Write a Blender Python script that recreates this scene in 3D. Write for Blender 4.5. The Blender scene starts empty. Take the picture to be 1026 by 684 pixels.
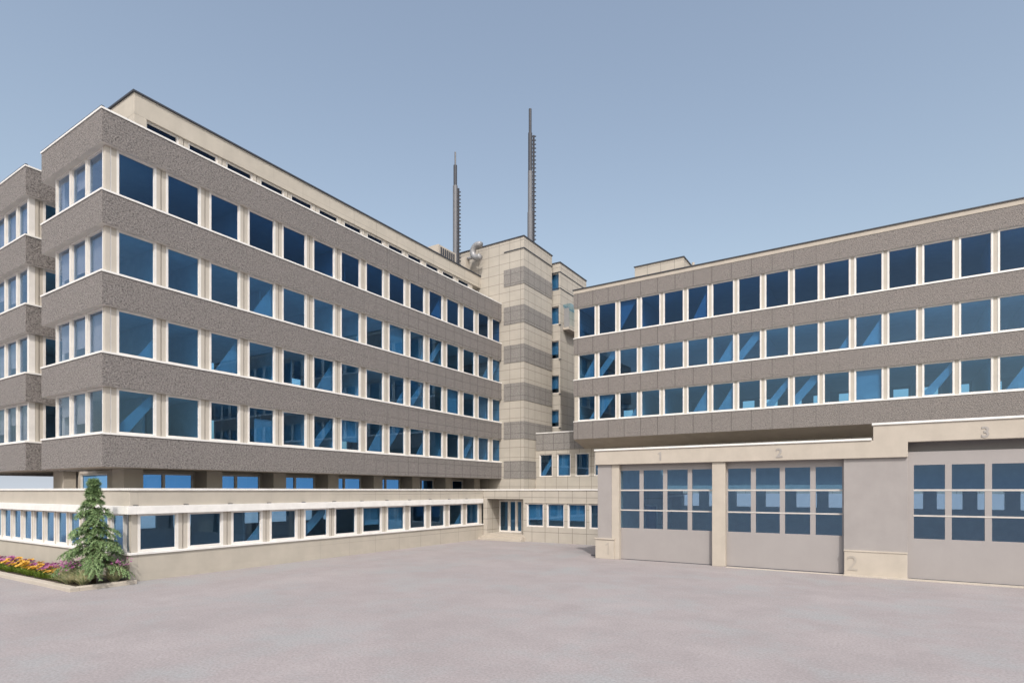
import bpy, bmesh, math, random
from mathutils import Vector, Matrix, Quaternion
random.seed(7)
R = math.radians
sc = bpy.context.scene
col = sc.collection

# ---------------------------------------------------------------- materials
def new_mat(name):
    m = bpy.data.materials.new(name); m.use_nodes = True
    nt = m.node_tree
    return m, nt, nt.nodes['Principled BSDF']

def N(nt, typ, **kw):
    n = nt.nodes.new(typ)
    for k, v in kw.items():
        if k in n.inputs.keys() if hasattr(n.inputs, 'keys') else False:
            n.inputs[k].default_value = v
        else:
            setattr(n, k, v)
    return n

def math_n(nt, op, a, b=None, c=None):
    n = nt.nodes.new('ShaderNodeMath'); n.operation = op
    for i, v in enumerate((a, b, c)):
        if v is None: continue
        if isinstance(v, (int, float)): n.inputs[i].default_value = v
        else: nt.links.new(v, n.inputs[i])
    return n.outputs[0]

def noise(nt, vec, scale, detail=4, rough=.6):
    n = nt.nodes.new('ShaderNodeTexNoise')
    n.inputs['Scale'].default_value = scale; n.inputs['Detail'].default_value = detail
    n.inputs['Roughness'].default_value = rough
    nt.links.new(vec, n.inputs['Vector'])
    return n.outputs['Fac']

def ramp(nt, fac, stops):
    n = nt.nodes.new('ShaderNodeValToRGB')
    e = n.color_ramp.elements
    while len(e) < len(stops): e.new(.5)
    for i, (p, c) in enumerate(stops):
        e[i].position = p; e[i].color = (c[0], c[1], c[2], 1)
    nt.links.new(fac, n.inputs[0])
    return n.outputs[0]

def mixc(nt, fac, a, b, blend='MIX'):
    n = nt.nodes.new('ShaderNodeMix'); n.data_type = 'RGBA'; n.blend_type = blend
    for i, v in ((0, fac), (6, a), (7, b)):
        if isinstance(v, (int, float)): n.inputs[i].default_value = v
        elif isinstance(v, tuple): n.inputs[i].default_value = (v[0], v[1], v[2], 1)
        else: nt.links.new(v, n.inputs[i])
    return n.outputs[2]

def pos_uv(nt):
    g = nt.nodes.new('ShaderNodeNewGeometry')
    s = nt.nodes.new('ShaderNodeSeparateXYZ'); nt.links.new(g.outputs['Position'], s.inputs[0])
    u = math_n(nt, 'ADD', s.outputs[0], s.outputs[1])       # runs along any axis aligned wall
    return g.outputs['Position'], u, s.outputs[2]

def line_mask(nt, v, pitch, off, width):
    f = math_n(nt, 'FRACT', math_n(nt, 'DIVIDE', math_n(nt, 'ADD', v, off), pitch))
    d = math_n(nt, 'ABSOLUTE', math_n(nt, 'SUBTRACT', f, .5))
    return math_n(nt, 'GREATER_THAN', d, .5 - width / pitch / 2)

def fade_mask(nt, fade):
    g = nt.nodes.new('ShaderNodeNewGeometry'); sp = nt.nodes.new('ShaderNodeSeparateXYZ'); nt.links.new(g.outputs['Position'], sp.inputs[0])
    r = nt.nodes.new('ShaderNodeMapRange'); r.inputs['From Min'].default_value = fade[1]; r.inputs['From Max'].default_value = fade[2]
    nt.links.new(sp.outputs['xy'.index(fade[0])], r.inputs['Value'])
    return r.outputs[0]

def plaster(name, c, var=.06, fade=None, joints=None, jw=.02, jcol=.45, rough=.85, bump=.15, bscale=40, stains=.05):
    m, nt, b = new_mat(name)
    P, u, z = pos_uv(nt)
    n1 = noise(nt, P, 1.3, 6); n2 = noise(nt, P, bscale, 3)
    lo = tuple(x * (1 - var * 1.6) for x in c); hi = tuple(min(1, x * (1 + var)) for x in c)
    cc = ramp(nt, n1, [(.3, lo), (.7, hi)])
    # slight vertical streaking from weather
    mp = nt.nodes.new('ShaderNodeMapping'); mp.inputs['Scale'].default_value = (3.2, 3.2, .25)
    nt.links.new(P, mp.inputs[0])
    st = noise(nt, mp.outputs[0], 1.6, 4)
    cc = mixc(nt, math_n(nt, 'MULTIPLY', math_n(nt, 'SUBTRACT', st, .45), stains * 6), cc, tuple(x * .7 for x in c))
    cc = mixc(nt, math_n(nt, 'MULTIPLY', n2, .25), cc, tuple(x * .86 for x in c))
    h = n2
    if joints:
        px, pz, ox, oz = joints
        jm = line_mask(nt, u, px, ox, jw)
        if pz: jm = math_n(nt, 'MAXIMUM', jm, line_mask(nt, z, pz, oz, jw))
        if fade: jm = math_n(nt, 'MULTIPLY', jm, fade_mask(nt, fade))
        # each tile gets a slightly different tone
        tx = math_n(nt, 'FLOOR', math_n(nt, 'DIVIDE', math_n(nt, 'ADD', u, ox + px / 2), px))
        tz = math_n(nt, 'FLOOR', math_n(nt, 'DIVIDE', math_n(nt, 'ADD', z, oz + (pz or 1) / 2), pz or 50))
        cb = nt.nodes.new('ShaderNodeCombineXYZ'); nt.links.new(tx, cb.inputs[0]); nt.links.new(tz, cb.inputs[1])
        wn = nt.nodes.new('ShaderNodeTexWhiteNoise'); nt.links.new(cb.outputs[0], wn.inputs['Vector'])
        cc = mixc(nt, math_n(nt, 'MULTIPLY', wn.outputs['Value'], .28), cc, tuple(x * .8 for x in c))
        cc = mixc(nt, jm, cc, tuple(x * jcol for x in c))
        h = math_n(nt, 'SUBTRACT', h, math_n(nt, 'MULTIPLY', jm, 1.5))
    nt.links.new(cc, b.inputs['Base Color']); b.inputs['Roughness'].default_value = rough
    bp = nt.nodes.new('ShaderNodeBump'); bp.inputs['Strength'].default_value = bump; bp.inputs['Distance'].default_value = .01
    nt.links.new(h, bp.inputs['Height']); nt.links.new(bp.outputs[0], b.inputs['Normal'])
    return m

def pitted(name, c, joints=None, dark=.34, amount=.4, strength=.9, fade=None, psc=15.5):
    """washed concrete with coarse pits between the stones"""
    m, nt, b = new_mat(name)
    P, u, z = pos_uv(nt)
    n1 = noise(nt, P, psc, 4, .62); n2 = noise(nt, P, 19, 3, .7); n3 = noise(nt, P, .7, 4)
    pit = ramp(nt, n1, [(amount - .09, (0, 0, 0)), (amount + .06, (1, 1, 1))])
    fine = ramp(nt, n2, [(.33, tuple(x * .55 for x in c)), (.68, tuple(x * 1.28 for x in c))])
    cc = mixc(nt, math_n(nt, 'MULTIPLY', n3, .35), fine, tuple(x * .75 for x in c))
    cc = mixc(nt, pit, tuple(x * dark for x in c), cc)
    h = math_n(nt, 'ADD', math_n(nt, 'MULTIPLY', n1, 1.0), math_n(nt, 'MULTIPLY', n2, .5))
    if joints:
        px, pz, ox, oz = joints
        jm = line_mask(nt, u, px, ox, .05)
        if pz: jm = math_n(nt, 'MAXIMUM', jm, line_mask(nt, z, pz, oz, .035))
        if fade: jm = math_n(nt, 'MULTIPLY', jm, fade_mask(nt, fade))
        tx = math_n(nt, 'FLOOR', math_n(nt, 'DIVIDE', math_n(nt, 'ADD', u, ox + px / 2), px))
        wn = nt.nodes.new('ShaderNodeTexWhiteNoise'); wn.noise_dimensions = '1D'; nt.links.new(tx, wn.inputs['W'])
        cc = mixc(nt, math_n(nt, 'MULTIPLY', wn.outputs['Value'], .22), cc, tuple(x * .78 for x in c))
        cc = mixc(nt, math_n(nt, 'MULTIPLY', jm, .7), cc, tuple(x * .3 for x in c))
    nt.links.new(cc, b.inputs['Base Color']); b.inputs['Roughness'].default_value = .92
    bp = nt.nodes.new('ShaderNodeBump'); bp.inputs['Strength'].default_value = strength; bp.inputs['Distance'].default_value = .05
    nt.links.new(h, bp.inputs['Height']); nt.links.new(bp.outputs[0], b.inputs['Normal'])
    return m

def paint(name, c, rough=.5, metal=0, var=.05):
    m, nt, b = new_mat(name)
    P, u, z = pos_uv(nt)
    n1 = noise(nt, P, 2.3, 5)
    nt.links.new(ramp(nt, n1, [(.3, tuple(x * (1 - 2 * var) for x in c)), (.7, tuple(min(1, x * (1 + var)) for x in c))]), b.inputs['Base Color'])
    b.inputs['Roughness'].default_value = rough; b.inputs['Metallic'].default_value = metal
    return m

def glass(name, tint, refl=(.55, .75, 1.0), boost=.06):
    m = bpy.data.materials.new(name); m.use_nodes = True; nt = m.node_tree; nt.nodes.clear()
    out = nt.nodes.new('ShaderNodeOutputMaterial')
    tr = nt.nodes.new('ShaderNodeBsdfTransparent'); tr.inputs[0].default_value = (*tint, 1)
    gl = nt.nodes.new('ShaderNodeBsdfGlossy'); gl.inputs['Color'].default_value = (*refl, 1); gl.inputs['Roughness'].default_value = .015
    g = nt.nodes.new('ShaderNodeNewGeometry')
    dt = nt.nodes.new('ShaderNodeVectorMath'); dt.operation = 'DOT_PRODUCT'
    nt.links.new(g.outputs['Incoming'], dt.inputs[0]); nt.links.new(g.outputs['Normal'], dt.inputs[1])
    f0 = .045 + boost          # Schlick reflectance per face
    gz = math_n(nt, 'POWER', math_n(nt, 'SUBTRACT', 1.0, math_n(nt, 'ABSOLUTE', dt.outputs['Value'])), 5.0)
    fac = math_n(nt, 'MINIMUM', math_n(nt, 'MULTIPLY_ADD', gz, .9 - f0, f0), 1.0)
    # float glass is never quite flat
    bp = nt.nodes.new('ShaderNodeBump'); bp.inputs['Strength'].default_value = .03; bp.inputs['Distance'].default_value = .02
    nt.links.new(noise(nt, g.outputs['Position'], .9, 1), bp.inputs['Height']); nt.links.new(bp.outputs[0], gl.inputs['Normal'])
    mx = nt.nodes.new('ShaderNodeMixShader')
    nt.links.new(fac, mx.inputs[0]); nt.links.new(tr.outputs[0], mx.inputs[1]); nt.links.new(gl.outputs[0], mx.inputs[2])
    nt.links.new(mx.outputs[0], out.inputs[0])
    return m

BEIGE = (.45, .405, .35)
M = {}
M['band'] = pitted('pitted_washed_concrete', (.262, .240, .230), joints=(.9575, .68, .55, .1), dark=.32, amount=.445, fade=('y', 20, 30))
M['band_right'] = pitted('washed_concrete_panels', (.255, .231, .218), joints=(1.215, None, .55, 0), psc=18, dark=.42, amount=.42, strength=.7, fade=('x', 1, -9))
M['band_tower'] = pitted('washed_concrete_tiles', (.265, .25, .238), joints=(.95, .75, .1, .22), amount=.3, strength=.5)
M['beige'] = plaster('beige_render', BEIGE)
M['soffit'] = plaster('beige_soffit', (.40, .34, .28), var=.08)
M['beige_tile'] = plaster('beige_stone_tiles', (.44, .405, .355), joints=(1.02, .78, .2, .1), jw=.03, jcol=.42, var=.05)
M['beige_panel'] = plaster('beige_panel_joints', (.46, .42, .36), joints=(1.915, .86, .55, .16), jw=.02, jcol=.5, fade=('y', 17, 27))
M['fascia'] = plaster('sandy_fascia_render', (.47, .42, .36), stains=.06)
M['grey_wall'] = plaster('mauve_grey_render', (.325, .302, .295), var=.05, bscale=60)
M['white'] = paint('white_coated_metal', (.78, .765, .74), .45)
M['frame'] = paint('off_white_window_frame', (.72, .695, .665), .4)
M['pier'] = plaster('cream_window_pier', (.48, .44, .385), var=.04, bump=.05)
M['coping'] = paint('dark_metal_coping', (.045, .05, .065), .5)
M['glass'] = glass('blue_tinted_glass', (.52, .755, .925), boost=.03)
M['glass_annexe'] = glass('grey_blue_annexe_glass', (.55, .76, .91), boost=.02)
M['glass_top'] = glass('navy_top_floor_glass', (.40, .61, .81), boost=-.005)
M['glass_attic'] = glass('dark_attic_glass', (.25, .36, .52), boost=-.02)
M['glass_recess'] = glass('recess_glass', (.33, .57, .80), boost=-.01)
M['glass_end'] = glass('pale_end_glass', (.84, .88, .94), boost=.05)
M['glass_garage'] = glass('grey_blue_door_glass', (.66, .82, .94), boost=.075)
M['door'] = plaster('grey_door_panel', (.325, .302, .297), var=.03, rough=.6, bump=.05, stains=.03)
M['door_bar'] = paint('pale_door_bar', (.52, .49, .46), .5)
M['sheen_panel'] = paint('pale_sheen_panel', (.56, .51, .47), .9)
_m = M['sheen_panel']; _nt = _m.node_tree; _t = _nt.nodes.new('ShaderNodeBsdfTransparent'); _x = _nt.nodes.new('ShaderNodeMixShader'); _x.inputs[0].default_value = .28
_nt.links.new(_nt.nodes['Principled BSDF'].outputs[0], _x.inputs[1]); _nt.links.new(_t.outputs[0], _x.inputs[2]); _nt.links.new(_x.outputs[0], _nt.nodes['Material Output'].inputs[0])   # streak panels partly see-through, softened like reflections on glass
M['room'] = paint('pale_room_paint', (.62, .60, .57), .8)
M['room_floor'] = paint('grey_room_floor', (.30, .28, .27), .6)
M['dark_metal'] = paint('dark_grey_metal', (.05, .053, .065), .6, .1)
M['pale_metal'] = paint('pale_galvanised_metal', (.30, .30, .31), .5, .3)
M['number_faint'] = paint('faint_number_paint', (.375, .34, .30), .7)
M['mast_metal'] = paint('mast_grey_metal', (.15, .152, .165), .55, .2)
M['number'] = paint('grey_number_paint', (.34, .315, .295), .7)
M['roof'] = plaster('roof_gravel', (.3, .29, .27), var=.1)
M['cyan_glass'] = glass('pale_cyan_glass', (.80, .93, .96))
M['bark'] = plaster('conifer_bark', (.11, .075, .05), var=.3, bscale=30, bump=.5)
M['soil'] = plaster('planter_soil', (.07, .05, .035), var=.3, bump=.8, bscale=25)

def leafmat(name, c1, c2, scale=3, rough=.6, trans=.25):
    m, nt, b = new_mat(name)
    P, u, z = pos_uv(nt)
    n1 = noise(nt, P, scale, 3)
    oi = nt.nodes.new('ShaderNodeNewGeometry')
    f = math_n(nt, 'ADD', math_n(nt, 'MULTIPLY', n1, .7), math_n(nt, 'MULTIPLY', oi.outputs['Random Per Island'], .45))
    cc = ramp(nt, f, [(.3, c1), (.8, c2)])
    nt.links.new(cc, b.inputs['Base Color']); b.inputs['Roughness'].default_value = rough
    tl = nt.nodes.new('ShaderNodeBsdfTranslucent'); nt.links.new(cc, tl.inputs[0])
    mx = nt.nodes.new('ShaderNodeMixShader'); mx.inputs[0].default_value = trans
    nt.links.new(b.outputs[0], mx.inputs[1]); nt.links.new(tl.outputs[0], mx.inputs[2])
    nt.links.new(mx.outputs[0], nt.nodes['Material Output'].inputs[0])
    return m
M['needle'] = leafmat('conifer_needles', (.11, .20, .08), (.34, .46, .22))
M['leaf'] = leafmat('bedding_leaves', (.08, .15, .02), (.24, .33, .05), 9)
M['blade'] = leafmat('variegated_blades', (.36, .46, .24), (.86, .78, .58), 14, trans=.45)
M['yellow'] = leafmat('yellow_petals', (.62, .34, .03), (.80, .52, .10), 6)
M['pink'] = leafmat('pink_petals', (.40, .10, .30), (.62, .27, .50), 6)
M['eye'] = paint('flower_eye', (.16, .07, .02), .8)

# ---------------------------------------------------------------- mesh building
class MB:
    def __init__(s): s.v = []; s.f = []; s.m = []
    def box(s, x0, x1, y0, y1, z0, z1, m=0, mtop=None, mbot=None):
        x0, x1 = min(x0, x1), max(x0, x1); y0, y1 = min(y0, y1), max(y0, y1); z0, z1 = min(z0, z1), max(z0, z1)
        k = len(s.v)
        s.v += [(x0, y0, z0), (x1, y0, z0), (x1, y1, z0), (x0, y1, z0), (x0, y0, z1), (x1, y0, z1), (x1, y1, z1), (x0, y1, z1)]
        for q, mm in (((0, 3, 2, 1), mbot if mbot is not None else m), ((4, 5, 6, 7), mtop if mtop is not None else m),
                      ((0, 1, 5, 4), m), ((1, 2, 6, 5), m), ((2, 3, 7, 6), m), ((3, 0, 4, 7), m)):
            s.f.append(tuple(k + i for i in q)); s.m.append(mm)
        return s
    def prism(s, poly, axis, a0, a1, m=0):
        """extrude a 2D outline along axis 'x','y' or 'z'"""
        k = len(s.v); n = len(poly)
        for a in (a0, a1):
            for p, q in poly:
                s.v.append({'x': (a, p, q), 'y': (p, a, q), 'z': (p, q, a)}[axis])
        s.f.append(tuple(k + i for i in range(n))[::-1]); s.m.append(m)
        s.f.append(tuple(k + n + i for i in range(n))); s.m.append(m)
        for i in range(n):
            j = (i + 1) % n
            s.f.append((k + i, k + j, k + n + j, k + n + i)); s.m.append(m)
        return s
    def tube(s, pts, rad, n=10, m=0):
        k = len(s.v); pts = [Vector(p) for p in pts]
        prev = None
        for i, p in enumerate(pts):
            t = (pts[min(i + 1, len(pts) - 1)] - pts[max(i - 1, 0)]).normalized()
            ref = Vector((0, 0, 1)) if abs(t.z) < .9 else Vector((0, 1, 0))
            if prev is None: a = t.cross(ref).normalized()
            else: a = (prev - t * prev.dot(t)).normalized()
            prev = a; b = t.cross(a)
            r = rad[i] if isinstance(rad, (list, tuple)) else rad
            for j in range(n):
                th = 2 * math.pi * j / n
                s.v.append(tuple(p + a * (r * math.cos(th)) + b * (r * math.sin(th))))
        for i in range(len(pts) - 1):
            for j in range(n):
                j2 = (j + 1) % n
                s.f.append((k + i * n + j, k + i * n + j2, k + (i + 1) * n + j2, k + (i + 1) * n + j)); s.m.append(m)
        s.f.append(tuple(k + j for j in range(n))[::-1]); s.m.append(m)
        e = k + (len(pts) - 1) * n
        s.f.append(tuple(e + j for j in range(n))); s.m.append(m)
        return s
    def poly(s, pts, m=0):
        k = len(s.v); s.v += [tuple(p) for p in pts]; s.f.append(tuple(range(k, k + len(pts)))); s.m.append(m); return s
    def mesh(s, name, mats, off=(0, 0, 0), smooth=False):
        me = bpy.data.meshes.new(name)
        me.from_pydata([(a - off[0], b - off[1], c - off[2]) for a, b, c in s.v], [], s.f)
        for mm in (mats if isinstance(mats, (list, tuple)) else [mats]): me.materials.append(M[mm])
        me.polygons.foreach_set('material_index', s.m)
        bm = bmesh.new(); bm.from_mesh(me)
        if not smooth or smooth == 'tube': bmesh.ops.recalc_face_normals(bm, faces=bm.faces)
        bm.to_mesh(me); bm.free()
        if smooth: me.polygons.foreach_set('use_smooth', [True] * len(me.polygons))
        me.update()
        return me
    def build(s, name, mats, parent=None, smooth=False, bevel=0):
        off = wloc(parent) if parent else (0, 0, 0)
        o = bpy.data.objects.new(name, s.mesh(name, mats, off, smooth)); col.objects.link(o)
        if parent: o.parent = parent
        if bevel:
            md = o.modifiers.new('bevel', 'BEVEL'); md.width = bevel; md.segments = 2; md.limit_method = 'ANGLE'; md.harden_normals = False
        return o

def wloc(o):
    v = Vector((0, 0, 0))
    while o: v = v + o.location; o = o.parent
    return tuple(v)

def tag(o, label=None, cat=None, group=None, kind=None):
    if label: o['label'] = label
    if cat: o['category'] = cat
    if group: o['group'] = group
    if kind: o['kind'] = kind
    return o
def empty(name, loc, label, cat, group=None):
    o = bpy.data.objects.new(name, None); o.location = loc; o.empty_display_size = .3; col.objects.link(o)
    return tag(o, label, cat, group)
def place(name, me, parent, loc, rz=0):
    """a part that shares its mesh; loc in world space for parts of unrotated things"""
    o = bpy.data.objects.new(name, me); col.objects.link(o); o.parent = parent
    w = wloc(parent); o.location = (loc[0] - w[0], loc[1] - w[1], loc[2] - w[2]); o.rotation_euler = (0, 0, rz)
    return o

# window meshes: local x along the wall, -y outward, origin at lower left corner of the frame front
_cache = {}
def win_meshes(W, H, jw, hw, sw, dep, gl):
    key = (round(W, 3), round(H, 3), jw, hw, sw, dep, gl)
    if key not in _cache:
        f = MB()
        f.box(0, jw, 0, dep, 0, H); f.box(W - jw, W, 0, dep, 0, H)
        f.box(jw, W - jw, .012, dep, H - hw, H); f.box(jw, W - jw, -.004, dep, 0, sw)
        # inner sash lip
        l = .016
        f.box(jw, jw + l, dep * .5, dep - .004, sw, H - hw); f.box(W - jw - l, W - jw, dep * .5, dep - .004, sw, H - hw)
        f.box(jw + l, W - jw - l, dep * .5, dep - .004, H - hw - l, H - hw); f.box(jw + l, W - jw - l, dep * .5, dep - .004, sw, sw + l)
        p = MB(); p.box(jw + l - .004, W - jw - l + .004, dep * .72, dep * .72 + .012, sw + l - .004, H - hw - l + .004)
        _cache[key] = (f.mesh('window', 'frame'), p.mesh('pane', gl))
    return _cache[key]
def window(parent, face, at, z, W, H, jw=.1, hw=.06, sw=.07, dep=.14, gl='glass', name='window', curtains=0, full=False):  # curtains: share of windows given an added sheen panel, no real curtains
    """face '-y' : at=(x_left, y_front);  face '+x' : at=(y_left, x_front)"""
    fm, pm = win_meshes(W, H, jw, hw, sw, dep, gl)
    loc = (at[0], at[1], z) if face == '-y' else (at[1], at[0], z)
    o = place(name, fm, parent, loc, 0 if face == '-y' else R(90))
    p = bpy.data.objects.new('pane', pm); col.objects.link(p); p.parent = o
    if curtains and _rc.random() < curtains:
        v = _rc.choice((0, 0, 0, 6, 6, 1, 1, 2, 2, 3, 3, 4, 5, 7)) if not full else _rc.choice((4, 7, 7, 8)); key = ('sheen', v, round(W, 2), round(H, 2), jw)
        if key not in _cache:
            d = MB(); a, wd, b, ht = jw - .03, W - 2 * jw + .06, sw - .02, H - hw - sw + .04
            d.prism([(a + u * wd, b + t * ht) for u, t in SHEEN_SHAPES[v]], 'y', dep + .1, dep + .13); _cache[key] = d.mesh('sheen_panel', 'sheen_panel')
        c = bpy.data.objects.new('sheen_panel', _cache[key]); col.objects.link(c); c.parent = o
    return o
# pale panels added behind panes: diagonals stand for glass reflections, full ones brighten
SHEEN_SHAPES = [[(0, 0), (.3, 0), (1, .72), (1, 1), (.97, 1), (0, .12)], [(.2, 0), (1, 0), (1, .95)], [(.55, 0), (1, 0), (1, .5)],
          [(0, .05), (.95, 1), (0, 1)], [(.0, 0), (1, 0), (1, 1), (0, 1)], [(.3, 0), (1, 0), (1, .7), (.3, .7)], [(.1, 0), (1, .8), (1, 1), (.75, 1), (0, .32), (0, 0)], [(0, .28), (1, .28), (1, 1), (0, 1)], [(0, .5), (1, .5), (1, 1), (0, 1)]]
_rc = random.Random(21)
def pier(parent, face, at, z, W, H, dep=.18):
    key = ('pier', round(W, 3), round(H, 3), dep)
    if key not in _cache:
        p = MB(); g = min(.05, W * .14)
        if W > .25:
            p.box(0, W * .42, 0, dep, 0, H); p.box(W * .42 + g, W, .02, dep, 0, H); p.box(W * .42 - .01, W * .42 + g + .01, .06, dep - .01, .001, H - .001)
        else: p.box(0, W, .02, dep, 0, H)
        _cache[key] = p.mesh('pier', 'pier')
    loc = (at[0], at[1], z) if face == '-y' else (at[1], at[0], z)
    return place('pier', _cache[key], parent, loc, 0 if face == '-y' else R(90))

def window_row(parent, face, start, plane, z, H, n, pitch, W, **kw):
    """n frames of width W at the pitch, a grooved pier in each gap"""
    pd = kw.get('dep', .14) + .04
    for i in range(n):
        window(parent, face, (start + i * pitch, plane), z, W, H, **kw)
        if i < n - 1: pier(parent, face, (start + i * pitch + W, plane), z, pitch - W, H, pd)

def outline_cap(x0, x1, y0, y1, z0, z1, proud, inner=.35, sides='fblr'):
    """a strip along the edges of a roof or band: f=-y  b=+y  l=-x  r=+x"""
    m = MB()
    X0 = x0 - (proud if 'l' in sides else 0); X1 = x1 + (proud if 'r' in sides else 0)
    Y0 = y0 - (proud if 'f' in sides else 0); Y1 = y1 + (proud if 'b' in sides else 0)
    fy = Y0; by = Y1
    if 'f' in sides: m.box(X0, X1, Y0, y0 + inner, z0, z1); fy = y0 + inner
    if 'b' in sides: m.box(X0, X1, y1 - inner, Y1, z0, z1); by = y1 - inner
    if 'l' in sides: m.box(X0, x0 + inner, fy, by, z0, z1)
    if 'r' in sides: m.box(x1 - inner, X1, fy, by, z0, z1)
    return m

def holed_wall(axis, at, thick, a0, a1, z0, z1, holes):
    """wall along 'x' or 'y' with rectangular holes [(h0,h1,zl,zh)] sorted, non overlapping"""
    m = MB()
    def b(u0, u1, w0, w1):
        if u1 - u0 < 1e-4 or w1 - w0 < 1e-4: return
        if axis == 'x': m.box(u0, u1, at, at + thick, w0, w1)
        else: m.box(at, at + thick, u0, u1, w0, w1)
    cur = a0
    for h0, h1, zl, zh in holes:
        b(cur, h0, z0, z1); b(h0, h1, z0, zl); b(h0, h1, zh, z1); cur = h1
    b(cur, a1, z0, z1)
    return m

# ---------------------------------------------------------------- camera, light, sky
cam = bpy.data.cameras.new('camera'); co = bpy.data.objects.new('camera', cam); col.objects.link(co)
co.location = (0, 0, 3.5); co.rotation_euler = (R(90), 0, math.atan(.6345))
cam.sensor_width = 36; cam.lens = 580 / 1026 * 36; cam.shift_y = 149 / 1026
cam.clip_start = .1; cam.clip_end = 6000
sc.camera = co
TO_SUN = Vector((.55, -.75, .98)).normalized()
sun = bpy.data.lights.new('sun', 'SUN'); so = bpy.data.objects.new('sun', sun); col.objects.link(so)
so.rotation_euler = TO_SUN.to_track_quat('Z', 'Y').to_euler(); so.location = (20, -30, 40)
sun.energy = 2.0; sun.angle = R(.5); sun.color = (1, .96, .91)
w = bpy.data.worlds.new('World'); sc.world = w; w.use_nodes = True
nt = w.node_tree; bg = nt.nodes['Background']
sky = nt.nodes.new('ShaderNodeTexSky'); sky.sky_type = 'NISHITA'; sky.sun_disc = False
sky.sun_elevation = math.asin(TO_SUN.z); sky.sun_rotation = math.atan2(TO_SUN.x, TO_SUN.y)
sky.air_density = 1.5; sky.dust_density = 4.0; sky.ozone_density = 1.0; sky.altitude = 0
hs = nt.nodes.new('ShaderNodeHueSaturation'); hs.inputs['Saturation'].default_value = .8
nt.links.new(sky.outputs[0], hs.inputs['Color'])
# pale haze low over the horizon
tc = nt.nodes.new('ShaderNodeTexCoord'); sx = nt.nodes.new('ShaderNodeSeparateXYZ'); nt.links.new(tc.outputs['Generated'], sx.inputs[0])
mr = nt.nodes.new('ShaderNodeMapRange'); mr.interpolation_type = 'SMOOTHSTEP'
mr.inputs['From Min'].default_value = .0; mr.inputs['From Max'].default_value = .10; mr.inputs['To Min'].default_value = 1; mr.inputs['To Max'].default_value = 0
nt.links.new(sx.outputs[2], mr.inputs['Value'])
nt.links.new(mixc(nt, mr.outputs[0], hs.outputs[0], (3.2, 3.5, 3.9)), bg.inputs[0]); bg.inputs[1].default_value = .138
sc.view_settings.view_transform = 'Standard'; sc.view_settings.look = 'None'
sc.view_settings.exposure = .41; sc.view_settings.gamma = 1
sc.render.engine = 'CYCLES'
sc.cycles.max_bounces = 8; sc.cycles.transparent_max_bounces = 16; sc.cycles.diffuse_bounces = 4; sc.cycles.glossy_bounces = 4
sc.cycles.caustics_reflective = False; sc.cycles.caustics_refractive = False
sc.cycles.use_denoising = True

# ---------------------------------------------------------------- ground
def ground_mat():
    m, nt, b = new_mat('pale_asphalt')
    P, u, z = pos_uv(nt)
    n1 = noise(nt, P, .22, 6, .6); n2 = noise(nt, P, 17, 4, .75); n3 = noise(nt, P, .55, 6, .7); n4 = noise(nt, P, .37, 5, .7)
    c = (.355, .318, .318)
    cc = ramp(nt, n1, [(.3, tuple(x * .88 for x in c)), (.7, tuple(x * 1.06 for x in c))])
    cc = mixc(nt, ramp(nt, n3, [(.42, (0, 0, 0)), (.66, (.75,) * 3)]), cc, tuple(x * .80 for x in c))
    cc = mixc(nt, ramp(nt, n4, [(.48, (0, 0, 0)), (.68, (.85,) * 3)]), cc, (.315, .325, .33))
    cc = mixc(nt, ramp(nt, n2, [(.36, (.6,) * 3), (.56, (0, 0, 0))]), cc, tuple(x * .60 for x in c))
    cc = mixc(nt, ramp(nt, n2, [(.56, (0, 0, 0)), (.72, (.35,) * 3)]), cc, tuple(x * 1.35 for x in c))
    nt.links.new(cc, b.inputs['Base Color']); b.inputs['Roughness'].default_value = .95
    bp = nt.nodes.new('ShaderNodeBump'); bp.inputs['Strength'].default_value = .35; bp.inputs['Distance'].default_value = .01
    nt.links.new(n2, bp.inputs['Height']); nt.links.new(bp.outputs[0], b.inputs['Normal'])
    return m
M['ground'] = ground_mat()
g = MB(); g.poly([(-2500, -2500, 0), (2500, -2500, 0), (2500, 2500, 0), (-2500, 2500, 0)])
tag(g.build('ground', 'ground'), 'pale grey asphalt forecourt in front of the buildings', 'ground', kind='structure')
g = MB(); g.box(-1.25, 12.2, 27.28, 27.66, -.05, .035); g.box(-5.9, -1.25, 27.44, 27.66, -.05, .022)
tag(g.build('pavement', 'fascia', bevel=.01), 'low pale concrete strip along the foot of the garage doors', 'pavement', kind='structure')

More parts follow.
